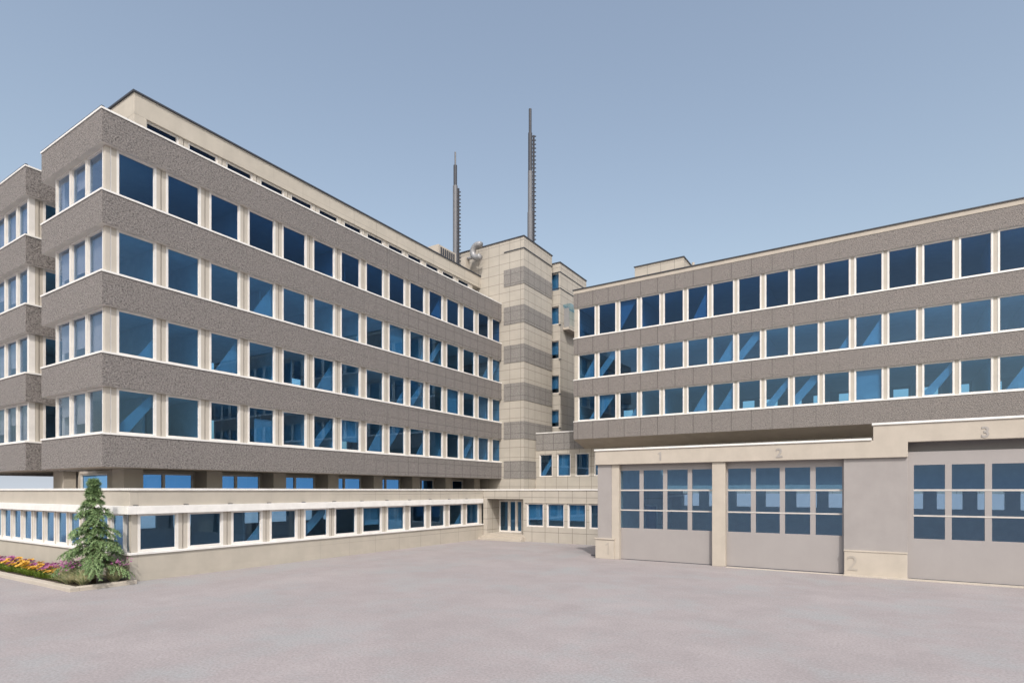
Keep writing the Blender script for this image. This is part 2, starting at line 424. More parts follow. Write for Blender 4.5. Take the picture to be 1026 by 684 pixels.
# ---------------------------------------------------------------- left office wing (long facade faces +x)
XA, YA, YT = -25.8, 10.57, 39.1
tops = [18.58, 15.385, 12.19, 8.99, 5.79]; BH = 1.36
def bands(parent, x0, x1, y0, y1, tops, bh, mat, sides, cap=.075):
    for i, t in enumerate(tops):
        last = i == len(tops) - 1
        b = MB(); b.box(x0, x1, y0, y1, t - bh, t - cap, 0, 1, 1)
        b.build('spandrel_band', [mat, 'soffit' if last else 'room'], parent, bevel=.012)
        outline_cap(x0, x1, y0, y1, t - cap + .001, t, .03, .22, sides).build('sill_cap', 'white', parent)
A = empty('office_wing', (-28.6, 24.8, 0), 'long five storey office wing with blue windows and dark grey bands', 'office building', 'wings of the office complex')
bands(A, -31.6, XA, YA, YT - .004, tops, BH, 'band', 'flr')
for t in tops[1:]:
    z0, H = t + .002, (3.2 - BH) - .01
    # long front: pane starts 11.29, pitch 1.915
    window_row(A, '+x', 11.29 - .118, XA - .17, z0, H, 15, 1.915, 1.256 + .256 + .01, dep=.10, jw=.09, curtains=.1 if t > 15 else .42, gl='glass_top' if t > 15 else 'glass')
    pier(A, '+x', (YA + .19, XA - .16), z0, 11.172 - YA - .19, H)
    # end face, three windows
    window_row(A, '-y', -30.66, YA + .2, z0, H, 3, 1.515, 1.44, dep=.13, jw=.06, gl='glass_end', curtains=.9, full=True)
    c = MB(); c.box(XA - .39, XA - .185, YA + .215, YA + .42, z0, z0 + H); c.build('corner_post', 'frame', A)
    # inside: rear wall with windows of its own and cross walls
    holes = [(11.5 + k * 1.915, 12.7 + k * 1.915, z0 + .35, z0 + 1.62) for k in range(14)] if t < 15 else []
    q = holed_wall('y', -31.5, .15, YA + .75, YT - .05, z0, z0 + H, holes)
    q.build('rear_wall', 'room', A)
    q = MB(); cuts = sorted(random.sample(range(1, 15), 4 if t > 15 else 10))
    for k in cuts:
        y = 11.0 + k * 1.915; q.box(-31.34, -26.45 - random.choice((0, 0, 1.2)), y, y + .1, z0, z0 + H)
    q.box(-30.86, -30.70, YA + .55, YA + 3.4, z0, z0 + H)
    q.build('cross_walls', 'room', A)
# attic storey, set back
q = MB(); q.box(-31.0, -27.9, 12.7, YT - .004, 20.22, 21.16); q.box(-31.0, -27.9, 12.7, 13.22, 18.2, 20.22)
q.box(-31.0, -28.6, 13.22, YT - .004, 18.2, 18.5)
q.build('attic_wall', 'beige_panel', A, bevel=.01)
for k in range(14):
    y = 13.22 + k * 1.915
    if y + 1.4 < YT: window(A, '+x', (y, -28.02), 18.5, 1.47, 1.71, dep=.12, hw=.04, jw=.07, gl='glass_attic')
    if y + 1.9 < YT: pier(A, '+x', (y + 1.47, -27.98), 18.5, .445, 1.71)
q = MB(); q.box(-29.6, -29.5, 13.3, YT - .05, 18.5, 20.2); q.build('attic_partition', 'dark_metal', A)
outline_cap(-31.0, -27.9, 12.7, YT - .004, 21.161, 21.23, .07, .3, 'flr').build('roof_coping', 'coping', A)
outline_cap(-31.6, XA, YA, YT - .004, 18.582, 18.635, .012, .1, 'fl').build('roof_coping', 'coping', A)
q = MB(); q.box(-31.0, -27.95, 12.8, YT - .004, 21.0, 21.14); q.build('roof', 'roof', A)
# recessed first storey under the overhang
q = holed_wall('y', -28.8, .16, 12.72, YT - .01, 3.3, 4.425, [(12.95 + 3.66 * k, 12.95 + 3.66 * k + 2.8, 3.45, 4.3) for k in range(0, 7)])
q.build('recessed_wall', 'beige', A)
for k in range(0, 7):
    for s in (0, 1):
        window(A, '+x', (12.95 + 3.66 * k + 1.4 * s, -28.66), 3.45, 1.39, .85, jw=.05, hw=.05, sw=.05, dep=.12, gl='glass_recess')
for k in range(0, 8):
    y = 12.13 + 3.66 * k
    if y < YT - 1:
        q = MB(); q.box(-28.62, -27.55, y, y + .78, 3.3, 4.427); q.build('column', 'beige', A)
q = holed_wall('x', 12.72, .18, -33.59, -28.82, 3.3, 4.425, [(-33.4, -30.5, 3.4, 4.3)]); q.build('recessed_end_wall', 'beige', A)
window(A, '-y', (-33.395, 12.76), 3.405, 2.89, .89, jw=.05, hw=.05, sw=.05, dep=.1)
q = MB(); q.box(-31.4, -31.0, 36, YT - .1, 3.3, 4.42); q.build('service_core', 'beige', A)

# ---------------------------------------------------------------- second block further left
S = empty('side_block', (-40, 14, 0), 'office block end at the far left with grey bands, partly behind the corner', 'office building', 'wings of the office complex')
bands(S, -47, -33.4, YA, 17.5, tops, BH, 'band', 'flr')
for t in tops[1:]:
    z0, H = t + .002, (3.2 - BH) - .01
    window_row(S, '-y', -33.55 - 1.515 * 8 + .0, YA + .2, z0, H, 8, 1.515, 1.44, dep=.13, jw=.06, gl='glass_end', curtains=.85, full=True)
    c = MB(); c.box(-33.785, -33.585, YA + .185, YA + .42, z0, z0 + H); c.build('corner_post', 'frame', S)
    pier(S, '+x', (YA + .43, -33.58), z0, .3, H)
    window_row(S, '+x', YA + .73, -33.57, z0, H, 3, 1.915, 1.5)
    q = MB(); q.box(-46, -33.9, 17.2, 17.4, z0, z0 + H, 0); q.box(-38.3, -38.2, 11.6, 17.2, z0, z0 + H); q.box(-46.2, -46, 11, 17.4, z0, z0 + H)
    q.build('rear_wall', 'room', S)
outline_cap(-47, -33.4, YA, 17.5, 18.582, 18.635, .012, .1, 'fl').build('roof_coping', 'coping', S)
q = MB(); q.box(-34.8, -33.62, 12.13, 12.65, 3.3, 4.427); q.build('column', 'beige', S)
q = MB(); q.box(-46.5, -45.6, 17.0, 17.45, 3.3, 4.427); q.build('column', 'beige', S)

# ---------------------------------------------------------------- ground floor annexe below them
XG, YG = -24.1, 10.81
G = empty('ground_floor_annexe', (-34, 22, 0), 'low single storey beige annexe with long window strip under the tall left wing', 'building')
q = MB(); q.box(-48, XG, YG, YG + .3, -.3, 1.02); q.box(XG - .3, XG, YG + .3, 34.095, -.3, 1.02)
q.build('plinth_wall', 'beige_panel', G, bevel=.012)
q = MB(); q.box(-48, XG, YG, YG + .3, 2.905, 3.50); q.box(XG - .3, XG, YG + .3, 34.095, 2.905, 3.50)
q.build('parapet', 'beige_panel', G, bevel=.01)
outline_cap(-48, XG, YG, 34.095, 3.501, 3.585, .05, .36, 'fr').build('parapet_cap', 'white', G)
q = MB(); q.box(-48, XG + .13, YG - .13, YG + .2, 2.585, 2.902); q.box(XG - .2, XG + .13, YG + .2, 33.95, 2.585, 2.902)
q.build('blind_box', 'white', G, bevel=.012)
q = MB(); q.box(-48, XG + .06, YG - .06, YG + .25, 1.022, 1.11); q.box(XG - .25, XG + .06, YG + .25, 34.09, 1.022, 1.11)
q.build('sill', 'white', G, bevel=.01)
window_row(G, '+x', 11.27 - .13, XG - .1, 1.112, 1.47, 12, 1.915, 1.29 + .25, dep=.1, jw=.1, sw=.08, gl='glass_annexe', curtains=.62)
pier(G, '+x', (YG + .1, XG - .1), 1.112, 11.14 - YG - .1, 1.47)
pier(G, '+x', (33.762, XG - .1), 1.112, .325, 1.47)
for k in range(12):
    cl = MB(); y = 11.27 - .13 - .22 + k * 1.915
    cl.box(XG + .001, XG + .1, y, y + .16, 2.903, 2.935); cl.build('bracket', 'dark_metal', G)
window_row(G, '-y', -24.58 - 1.28 * 18, YG + .1, 1.112, 1.47, 18, 1.28, 1.06, dep=.13, jw=.06, sw=.08)
pier(G, '-y', (-24.58 - .28, YG + .1), 1.112, .28, 1.47) if False else None
q = MB(); q.box(XG - .3, XG - .102, YG + .102, YG + .3, 1.112, 2.58); q.build('corner_post', 'pier', G)
q = MB(); q.box(-48, XG - .02, YG + .02, 20, 3.1, 3.36, 0, 1, 0); q.box(-31.3, XG - .02, 20, 39.0, 3.1, 3.36, 0, 1, 0); q.build('roof', ['room', 'roof'], G)  # roof cut back out of view so bright sky shows through the rear openings
q = MB(); q.box(-48, XG - .32, YG + .32, 34.0, -.1, .06); q.build('floor', 'room_floor', G)
holes = [(14.0 + 1.915 * k, 15.1 + 1.915 * k, 1.6, 2.75) for k in range(10)]
q = holed_wall('y', -31.0, .15, YG + 3, 34.0, .06, 3.1, holes); q.box(-30.85, XG - .4, 34.0, 34.08, .06, 3.1)
for y in (16.8, 25.9): q.box(-30.85, -26.2, y, y + .1, .06, 3.1)
q.build('inner_walls', 'room', G)

# ---------------------------------------------------------------- stair tower
XT0, XT1, YT1 = -31.0, -23.7, 43.75
T = empty('stair_tower', (-27.3, 41.4, 0), 'tall windowless beige tiled stair tower with grey band stripes at the inner corner', 'tower')
q = MB(); q.box(XT0, XT1, YT, YT1, 0, 23.55); q.build('wall', 'beige_tile', T)
for k, (zb, zt) in enumerate([(19.85, 21.2), (16.8, 18.2), (13.7, 15.1), (10.65, 12.05), (7.6, 8.98), (4.45, 5.85)]):
    q = MB(); q.box(XT1 - 1.88, XT1 + .03, YT - .03, YT + .2, zb, zt); q.box(XT1 - .2, XT1 + .03, YT + .2, YT1 + .0, zb, zt)
    q.build('stripe', 'band_tower', T)
q = MB(); q.box(XT1 - 1.85, XT1 + .05, YT - .05, YT + .2, 22.62, 22.68); q.box(XT1 - .2, XT1 + .05, YT + .2, YT1, 22.62, 22.68); q.build('ledge', 'coping', T)
outline_cap(XT0, XT1, YT, YT1, 23.551, 23.63, .06, .3).build('roof_coping', 'coping', T)

# ---------------------------------------------------------------- link block behind the tower
L = empty('link_block', (-24.5, 46.5, 0), 'narrow beige tiled block with a window column behind the stair tower', 'building')
zs = [(20.6, 22.1), (17.7, 19.25), (14.75, 16.3), (11.8, 13.35), (8.9, 10.4)]
q = MB(); zc = 0
for zb, zt in reversed(zs):
    q.box(-24.4, -23.0, 43.9, 44.2, zc, zb); q.box(-24.4, -23.95, 43.9, 44.2, zb, zt); q.box(-23.12, -23.0, 43.9, 44.2, zb, zt); zc = zt
q.box(-24.4, -23.0, 43.9, 44.2, zc, 22.9); q.box(-23.3, -23.0, 44.2, 49.15, 0, 22.9); q.box(-29, -28.8, 43.9, 49.15, 0, 22.9); q.box(-28.8, -23.3, 48.9, 49.15, 0, 22.9)
q.box(-28.8, -23.3, 44.2, 48.9, 22.5, 22.85)
q.build('wall', 'beige_tile', L)
for zb, zt in zs: window(L, '-y', (-23.945, 43.98), zb + .003, .82, zt - zb - .006, jw=.05, hw=.05, sw=.06, dep=.12, curtains=1, full=True)
outline_cap(-24.4, -23.0, 43.9, 49.15, 22.902, 22.98, .06, .3, 'fr').build('roof_coping', 'coping', L)
for z in (22.1, 20.72):
    q = MB(); q.box(-23.9, -22.96, 43.86, 43.95, z, z + .05); q.box(-23.1, -22.96, 43.95, 49.15, z, z + .05); q.build('ledge', 'coping', L)
for zb, zt in zs[1:]:
    q = MB(); q.box(-23.1, -22.9, 43.84, 43.93, zb - .12, zb - .05); q.build('sill', 'coping', L)
q = MB(); q.box(-22.998, -22.45, 44.5, 47.5, 17.3, 17.4); q.box(-22.99, -22.45, 44.45, 44.498, 17.3, 17.5)
bl = q.build('balcony', 'beige', L, bevel=.01)
q = MB(); q.box(-22.99, -22.5, 44.62, 44.65, 17.45, 19.2); q.build('screen', 'pale_metal', bl)
q = MB(); q.box(-22.99, -22.3, 44.5, 47.5, 19.3, 19.5); q.build('canopy', 'cyan_glass', bl)

# ---------------------------------------------------------------- entrance block (ground floor) and the storey above it
E_ = empty('entrance_block', (-19, 36.5, 0), 'low beige tiled entrance block with glazed door between the two wings', 'building')
YC = 34.1; ZC = 3.50
wx = [-20.48 + 1.57 * k for k in range(6)]; WW = 1.36
holes = [(-23.75, -20.72, .0, 2.9)] + [(x, x + WW, 1.02, 2.62) for x in wx]
q = holed_wall('x', YC, .3, XG, -11.0, -.2, ZC, holes); q.build('wall', 'beige_tile', E_)
q = MB(); q.box(XG + .052, -11.0, YC - .05, YC + .3, ZC + .001, ZC + .085); q.build('parapet_cap', 'white', E_)
for i, x in enumerate(wx):
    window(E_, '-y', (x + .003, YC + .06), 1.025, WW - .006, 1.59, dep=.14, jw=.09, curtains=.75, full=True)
    q = MB(); q.box(x - .1, x + WW + .1, YC - .035, YC + .02, 2.64, 2.69); q.build('lintel', 'pier', E_)
q = MB(); q.box(-23.75, -11, YC - .03, YC - .001, .28, .32); q.build('plinth_line', 'pier', E_) if False else None
# door recess
q = MB(); q.box(-24.0, -23.752, YC + .301, 35.75, -.2, 3.3); q.box(-20.718, -20.5, YC + .301, 35.75, -.2, 3.3); q.box(-23.75, -20.72, 34.401, 35.75, 2.9, 3.2)
q.box(-23.75, -20.72, 35.62, 35.75, 2.78, 2.9)
q.box(-21.7, -20.72, 35.62, 35.75, .44, 2.78)
q.build('recess_wall', 'beige_tile', E_)
q = MB(); q.box(-23.75, -20.72, YC + .02, 35.62, -.1, .44); q.box(-24.09, -20.6, YC - .34, YC + .02, -.1, .30); q.box(-24.09, -20.5, YC - .68, YC - .34, -.1, .15)
q.build('steps', 'beige', E_, bevel=.012)
for x, W in ((-23.735, .86), (-22.86, .62), (-22.23, .52)):
    window(E_, '-y', (x, 35.62), .445, W, 2.33, jw=.09, hw=.09, sw=.1, dep=.1, name='door_leaf')
h = MB(); h.tube([(-22.93, 35.55, 1.3), (-22.93, 35.55, 1.7)], .02); h.build('door_handle', 'pale_metal', E_)
q = MB(); q.box(-23.98, -11, 38.7, 38.85, .06, 3.2); q.box(-20.4, -11, 35.85, 35.95, .06, 3.05); q.box(-23.9, -20.5, 36.7, 36.8, .5, 3.05); q.box(-23.95, -11, YC + .35, 38.7, .0, .06); q.box(-23.95, -11.0, 35.75, 38.7, 3.1, 3.2)
q.box(-17.9, -17.8, YC + 1.2, 38.7, .06, 3.1); q.box(-20.4, -11, 34.42, 35.75, 3.1, 3.2)
q.build('inner_walls', 'room', E_)
q = MB(); q.box(-23.95, -11.0, YC + .3, 41.0, 3.22, 3.3); q.build('roof', 'roof', E_)
# first storey, set back
YF = 41.0
wf = [-23.4 + 1.62 * k for k in range(4)]
holes = [(x, x + 1.24, 4.6, 6.42) for x in wf]
q = holed_wall('x', YF, .25, XT1 + .001, 14, 3.3, 6.74, holes); q.build('upper_wall', 'beige_tile', E_)
for x in wf: window(E_, '-y', (x + .003, YF + .05), 4.603, 1.234, 1.814, jw=.08, dep=.14, curtains=.7)
q = MB(); q.box(XT1 + .032, -19.37, YF - .04, YF + .25, 6.742, 8.1); q.build('stripe', 'band_tower', E_)
q = MB(); q.box(XT1 + .032, -19.37, YF - .07, YF + .3, 8.101, 8.18); q.build('parapet_cap', 'white', E_)
q = MB(); q.box(XT1 + .035, -17, YF + .25, 43.8, 7.7, 7.8); q.box(XT1 + .04, 14, 42.4, 42.5, 3.3, 6.45); q.box(XT1 + .04, 14, YF + .3, 45, 6.5, 6.6); q.build('upper_roof', 'roof', E_)

# ---------------------------------------------------------------- right office wing (faces -y)
XB0, XB1, YB, YB1 = -19.35, 16.0, 39.1, 47.5
B = empty('office_wing', (-2, 43, 0), 'three storey office wing at the right with pale grey bands, raised above the garage', 'office building', 'wings of the office complex')
bt = [14.87, 11.76, 8.66]; btops = [18.16, 14.87, 11.76, 8.66]
bh = [1.05, 1.24, 1.24, 1.35]
for i, (t, hh) in enumerate(zip(btops, bh)):
    b = MB(); b.box(XB0, XB1, YB, YB1, t - hh, t - (.06 if i else 0), 0, 1, 1)
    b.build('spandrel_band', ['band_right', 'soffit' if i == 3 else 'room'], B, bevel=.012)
    if i: outline_cap(XB0, XB1, YB, YB1, t - .059, t, .03, .2, 'fl').build('sill_cap', 'white', B)
q = MB(); q.box(XB0, XB1, YB - .02, YB1, 18.161, 18.43); q.build('cornice', 'fascia', B, bevel=.01)
outline_cap(XB0, XB1, YB - .02, YB1, 18.431, 18.49, .06, .3).build('roof_coping', 'coping', B)
for t, nx in zip(bt, ((1.05, 0), (1.24, 1), (1.24, 2))):
    upper = {14.87: 17.11, 11.76: 13.63, 8.66: 10.52}[t]
    z0, H = t + .002, upper - t - .005
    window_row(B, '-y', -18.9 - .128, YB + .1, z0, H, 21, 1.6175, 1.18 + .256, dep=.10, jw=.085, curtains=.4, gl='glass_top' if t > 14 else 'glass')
    q = MB(); q.box(XB0 + .05, -19.03, YB + .05, YB + .3, z0, z0 + H); q.box(XB0 + .05, XB0 + .3, YB + .3, YB1 - .1, z0, z0 + H); q.build('end_pier', 'beige_panel', B)
    holes = [(-18.6 + 1.6175 * k, -17.75 + 1.6175 * k, z0 + .25, z0 + 1.7) for k in range(21)]
    q = holed_wall('x', YB1 - .3, .15, XB0 + .3, XB1 - .2, z0, z0 + H, holes); q.build('rear_wall', 'room', B)
    q = MB()
    for k in sorted(random.sample(range(1, 21), 8)):
        x = -18.9 - .35 + 1.6175 * k; q.box(x, x + .1, YB + .5, YB1 - .31, z0, z0 + H)
    q.box(XB1 - .2, XB1 - .1, YB + .3, YB1 - .1, z0, z0 + H)
    q.build('cross_walls', 'room', B)
# sloping underside
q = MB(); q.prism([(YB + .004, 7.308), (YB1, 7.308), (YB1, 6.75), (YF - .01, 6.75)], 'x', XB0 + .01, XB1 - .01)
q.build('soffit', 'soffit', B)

hut = empty('rooftop_hut', (-13.8, 43, 18.4), 'small low beige hut on the roof of the right wing', 'roof hut')
q = MB(); q.box(-15.64, -11.95, 42, 44.5, 18.44, 20.35); q.build('wall', 'beige_tile', hut)
outline_cap(-15.64, -11.95, 42, 44.5, 20.351, 20.42, .06, .25).build('roof_coping', 'coping', hut)
q = MB(); q.box(-11.94, -11.2, 42.4, 44.2, 18.44, 19.72); q.tube([(-11.4, 42.5, 19.0), (-11.4, 42.5, 20.0)], .1); q.build('vent', 'beige', hut)

# ---------------------------------------------------------------- fire garage
XQ0, XQ1, YQ, YQ1 = -12.42, 12.2, 27.7, 38.6
Q = empty('fire_garage', (0, 33, 0), 'wide sandy garage with three tall glazed grey doors numbered 1 2 3', 'garage')
XS = -.21
q = MB(); q.prism([(XQ0, 4.81), (.95, 4.81), (.95, 5.40), (XQ1, 5.40), (XQ1, 6.12), (XS, 6.12), (XS, 5.52), (XQ0, 5.52)], 'y', YQ - .12, YQ + .25)
q.build('fascia', 'fascia', Q, bevel=.015)
q = MB(); q.box(XQ0 - .04, XS - .05, YQ - .17, YQ + .3, 5.521, 5.61); q.box(XS - .048, XQ1, YQ - .17, YQ + .3, 6.121, 6.21)
q.build('parapet_cap', 'white', Q, bevel=.012)
q = MB(); q.box(XQ0 + .1, -11.55, YQ, YQ + .5, 0, 4.809); q.build('pillar', 'grey_wall', Q, bevel=.012)
q = MB(); q.box(-11.548, -11.15, YQ + .02, YQ + .5, 0, 4.809); q.build('door_jamb', 'fascia', Q, bevel=.01)
q = MB(); q.box(-6.56, -5.97, YQ - .03, YQ + .5, 0, 4.809); q.build('pillar', 'fascia', Q, bevel=.015)
q = MB(); q.box(-1.25, .95, YQ, YQ + .5, 0, 4.809); q.build('pillar', 'grey_wall', Q, bevel=.012)
q = MB(); q.box(XQ0, -11.4, YQ - .07, YQ - .001, 0, .98); q.box(XQ0 - .05, -11.38, YQ - .11, YQ - .001, .981, 1.06); q.build('plinth', 'fascia', Q, bevel=.012)
q = MB(); q.box(-1.23, .935, YQ - .07, YQ - .001, 0, .98); q.box(-1.25, .945, YQ - .09, YQ - .001, .981, 1.05); q.build('plinth', 'fascia', Q, bevel=.012)
q = MB(); q.box(5.95, XQ1, YQ, YQ + .5, 0, 5.40); q.build('pillar', 'grey_wall', Q, bevel=.012)
def sect_door(x0, x1, ztop, y):
    cw, gap = 1.0, .2
    n = 4; pitch = 1.2; m0 = (x1 - x0 - (n - 1) * pitch - .99) / 2
    holes_x = [(x0 + m0 + k * pitch, x0 + m0 + k * pitch + .99) for k in range(n)]
    rows = [(1.6, 2.47), (2.535, 3.47), (3.545, 4.5)]
    d = MB(); gpane = MB()
    cur = x0
    for a, b in holes_x:
        d.box(cur, a, y, y + .07, .03, ztop); cur = b
        d.box(a, b, y, y + .07, .03, rows[0][0]); d.box(a, b, y, y + .07, rows[2][1], ztop)
        gpane.box(a - .01, b + .01, y + .03, y + .042, rows[0][0] - .01, rows[2][1] + .01)
    d.box(cur, x1, y, y + .07, .03, ztop)
    do = d.build('sectional_door', 'door', Q)
    for zb, zt in ((rows[0][1], rows[1][0]), (rows[1][1], rows[2][0])):
        bars = MB()
        bars.box(holes_x[0][0] - .02, holes_x[-1][1] + .02, y - .012, y - .003, zb + .004, zt - .004)
        for a, b in holes_x: bars.box(a + .001, b - .001, y - .0029, y + .06, zb, zt)
        bars.build('glazing_bar', 'door_bar', do)
    gpane.build('glazing', 'glass_garage', do)
    s = MB(); s.box(x0 + .02, x1 - .02, y - .008, y + .05, .0, .029); s.build('rubber_seal', 'coping', do)
    return do
sect_door(-11.148, -6.562, 4.72, YQ + .25)
sect_door(-5.968, -1.252, 4.72, YQ + .25)
sect_door(.952, 5.948, 5.02, YQ + .16)
q = MB(); q.box(-11.148, -6.562, YQ + .26, YQ + .5, 4.72, 4.808); q.box(-5.968, -1.252, YQ + .26, YQ + .5, 4.72, 4.808); q.box(.952, 5.948, YQ + .6, YQ + .75, 4.9, 5.6)
q.build('lintel', 'door', Q)
# shell
holes = [(-11 + 1.7 * k, -9.9 + 1.7 * k, 2.5, 3.5) for k in range(13)]
q = holed_wall('x', YQ1 - .3, .2, XQ0 + .1, XQ1, .0, 5.0, holes)
q.box(XQ0 + .1, XQ0 + .35, YQ + .5, YQ1 - .3, 0, 5.2); q.box(XQ1 - .2, XQ1, YQ + .5, YQ1 - .3, 0, 5.2)
q.build('rear_wall', 'room', Q)
q = MB(); q.box(XQ0 + .1, XS, YQ + .251, 36.95, 5.0, 5.25); q.box(XQ0 + .1, XQ1, 37.4, YQ1, 5.0, 5.25); q.box(XS, XQ1, YQ + .251, 36.95, 5.62, 5.9); q.build('roof', 'roof', Q)
q = MB(); q.box(XQ0 + .1, XQ1, 36.95, 37.4, 5.18, 5.2); q.build('added_light_slot', 'cyan_glass', Q)  # unseen glazed slot added in the roof to light the garage interior
q = MB(); q.box(XQ0 + .36, XQ1 - .21, YQ + .35, YQ1 - .31, -.05, .025); q.build('floor', 'room', Q)

def numeral_one(x, z, h, y, parent, t, mat='number'):
    m = MB(); m.prism([(x - t / 2, z), (x + t / 2, z), (x + t / 2, z + h), (x - t * .35, z + h), (x - t / 2 - h * .2, z + h * .84), (x - t / 2 - h * .2, z + h * .72), (x - t / 2, z + h * .82)], 'y', y - .012, y)
    return m.build('number', mat, parent)
def text_part(s, x, z, size, y, parent, mat='number', depth=.012, thin=False):
    cu = bpy.data.curves.new('number', 'FONT'); cu.body = s; cu.size = size; cu.extrude = depth; cu.align_x = 'CENTER'
    if not thin: cu.offset = .012
    t = bpy.data.objects.new('number', cu); col.objects.link(t)
    dg = bpy.context.evaluated_depsgraph_get(); dg.update()
    me = bpy.data.meshes.new_from_object(t.evaluated_get(dg)); bpy.data.objects.remove(t)
    me.materials.clear(); me.materials.append(M[mat]); me.name = 'number'
    o = bpy.data.objects.new('number', me); col.objects.link(o); o.parent = parent
    w = wloc(parent); o.location = (x - w[0], y - w[1], z - w[2]); o.rotation_euler = (R(90), 0, 0)
    return o
numeral_one(-8.97, 4.95, .41, YQ - .121, Q, .085)
text_part('2', -3.69, 4.95, .56, YQ - .128, Q)
text_part('3', 3.33, 5.48, .56, YQ - .128, Q)
text_part('2', -.93, .22, .86, YQ - .078, Q, mat='number_faint', thin=True)
numeral_one(-11.70, .22, .62, YQ - .071, Q, .045, 'number_faint')
q = MB(); q.tube([(XQ0 - .3, YQ + .1, .12), (XQ0 + .1, YQ + .1, .12)], .035); q.build('drain_spout', 'dark_metal', Q, smooth='tube')

# ---------------------------------------------------------------- roof equipment
def mast(loc, segs, rung_lo, rung_hi, step, label):
    o = empty('antenna_mast', loc, label, 'antenna mast', 'masts on the roofs')
    x, y, z = loc
    p = MB()
    for (za, zb, r, mt) in segs: p.tube([(x, y, za), (x, y, zb)], r, 12, mt)
    p.build('pole', ['mast_metal', 'dark_metal'], o, smooth=False)
    l = MB(); rx = Vector((.84, .54, 0))
    a = Vector((x, y, 0)) + rx * (segs[0][2] + .06)
    l.box(a.x - .07, a.x + .07, a.y - .05, a.y + .05, rung_lo, rung_hi); 
    zz = rung_lo
    while zz < rung_hi:
        e = a + rx * .2
        l.tube([(a.x - rx.x * .14, a.y - rx.y * .14, zz), (e.x, e.y, zz)], .05, 6)
        zz += step
    l.build('step_irons', 'dark_metal', o)
    b = MB(); b.tube([(x, y, z), (x, y, z + .12)], segs[0][2] * 1.8, 12); b.build('base_plate', 'dark_metal', o)
    return o
mast((-29.68, 38.0, 21.14), [(21.14, 28.7, .20, 0), (28.7, 30.4, .15, 1), (30.4, 31.5, .07, 0)], 22.2, 28.5, .3, 'shorter antenna mast on the roof of the left wing')
mast((-24.54, 41.5, 23.55), [(23.55, 26.6, .23, 0), (26.6, 30.0, .19, 0), (30.0, 33.2, .17, 1), (33.2, 35.2, .12, 1)], 23.7, 33.0, .33, 'taller antenna mast on top of the stair tower')
u = empty('ventilation_unit', (-29.3, 35.6, 21.14), 'beige louvred ventilation box beside the shorter mast', 'ventilation unit')
q = MB(); q.box(-30.3, -28.5, 34.4, 36.6, 21.15, 22.35); q.build('housing', 'beige', u, bevel=.02)
q = MB()
for k in range(7): q.box(-28.495, -28.46, 34.65 + k * .26, 34.8 + k * .26, 21.4, 22.2)
q.build('louvre', 'dark_metal', u)
d = empty('duct_bend', (-28.3, 38.4, 21.2), 'pale curved ventilation duct beside the stair tower top', 'duct')
q = MB(); q.box(-29.1, -28.65, 38.0, 38.6, 21.15, 22.6); q.build('plenum', 'beige', d, bevel=.02)
pts = [(-28.7, 38.35, 22.3), (-28.2, 38.35, 22.3)]
for k in range(13):
    a = -90 + 200 * k / 12
    pts.append((-28.15 - .45 * math.cos(R(a)) * -1 * .0 + .0 + .55 * (1 - 1) - .0, 38.35, 22.3)) if False else None
cx, cz, rr = -27.62, 22.98, .52
pts = []
for k in range(17):
    a = R(300 - 245 * k / 16); pts.append((cx + rr * math.cos(a), 38.35, cz + rr * math.sin(a)))
q = MB(); q.tube(pts, [.25] * 17, 14); q.tube([(-28.7, 38.35, cz - .42), (cx - .3, 38.35, cz - .42)], .12, 10); q.build('bend', 'pale_metal', d, smooth='tube')

# ---------------------------------------------------------------- planter, tree, flowers
PL = empty('planter', (-30, 9.7, 0), 'raised pale concrete planter bed along the foot of the annexe corner', 'planter')
q = MB(); q.box(-48, -23.5, 8.66, 8.95, -.05, .14); q.box(-23.8, -23.5, 8.95, YG - .004, -.05, .14); q.build('kerb', 'fascia', PL, bevel=.02)
q = MB(); q.box(-48, -23.8, 8.95, YG - .004, -.05, .1); q.build('soil', 'soil', PL)

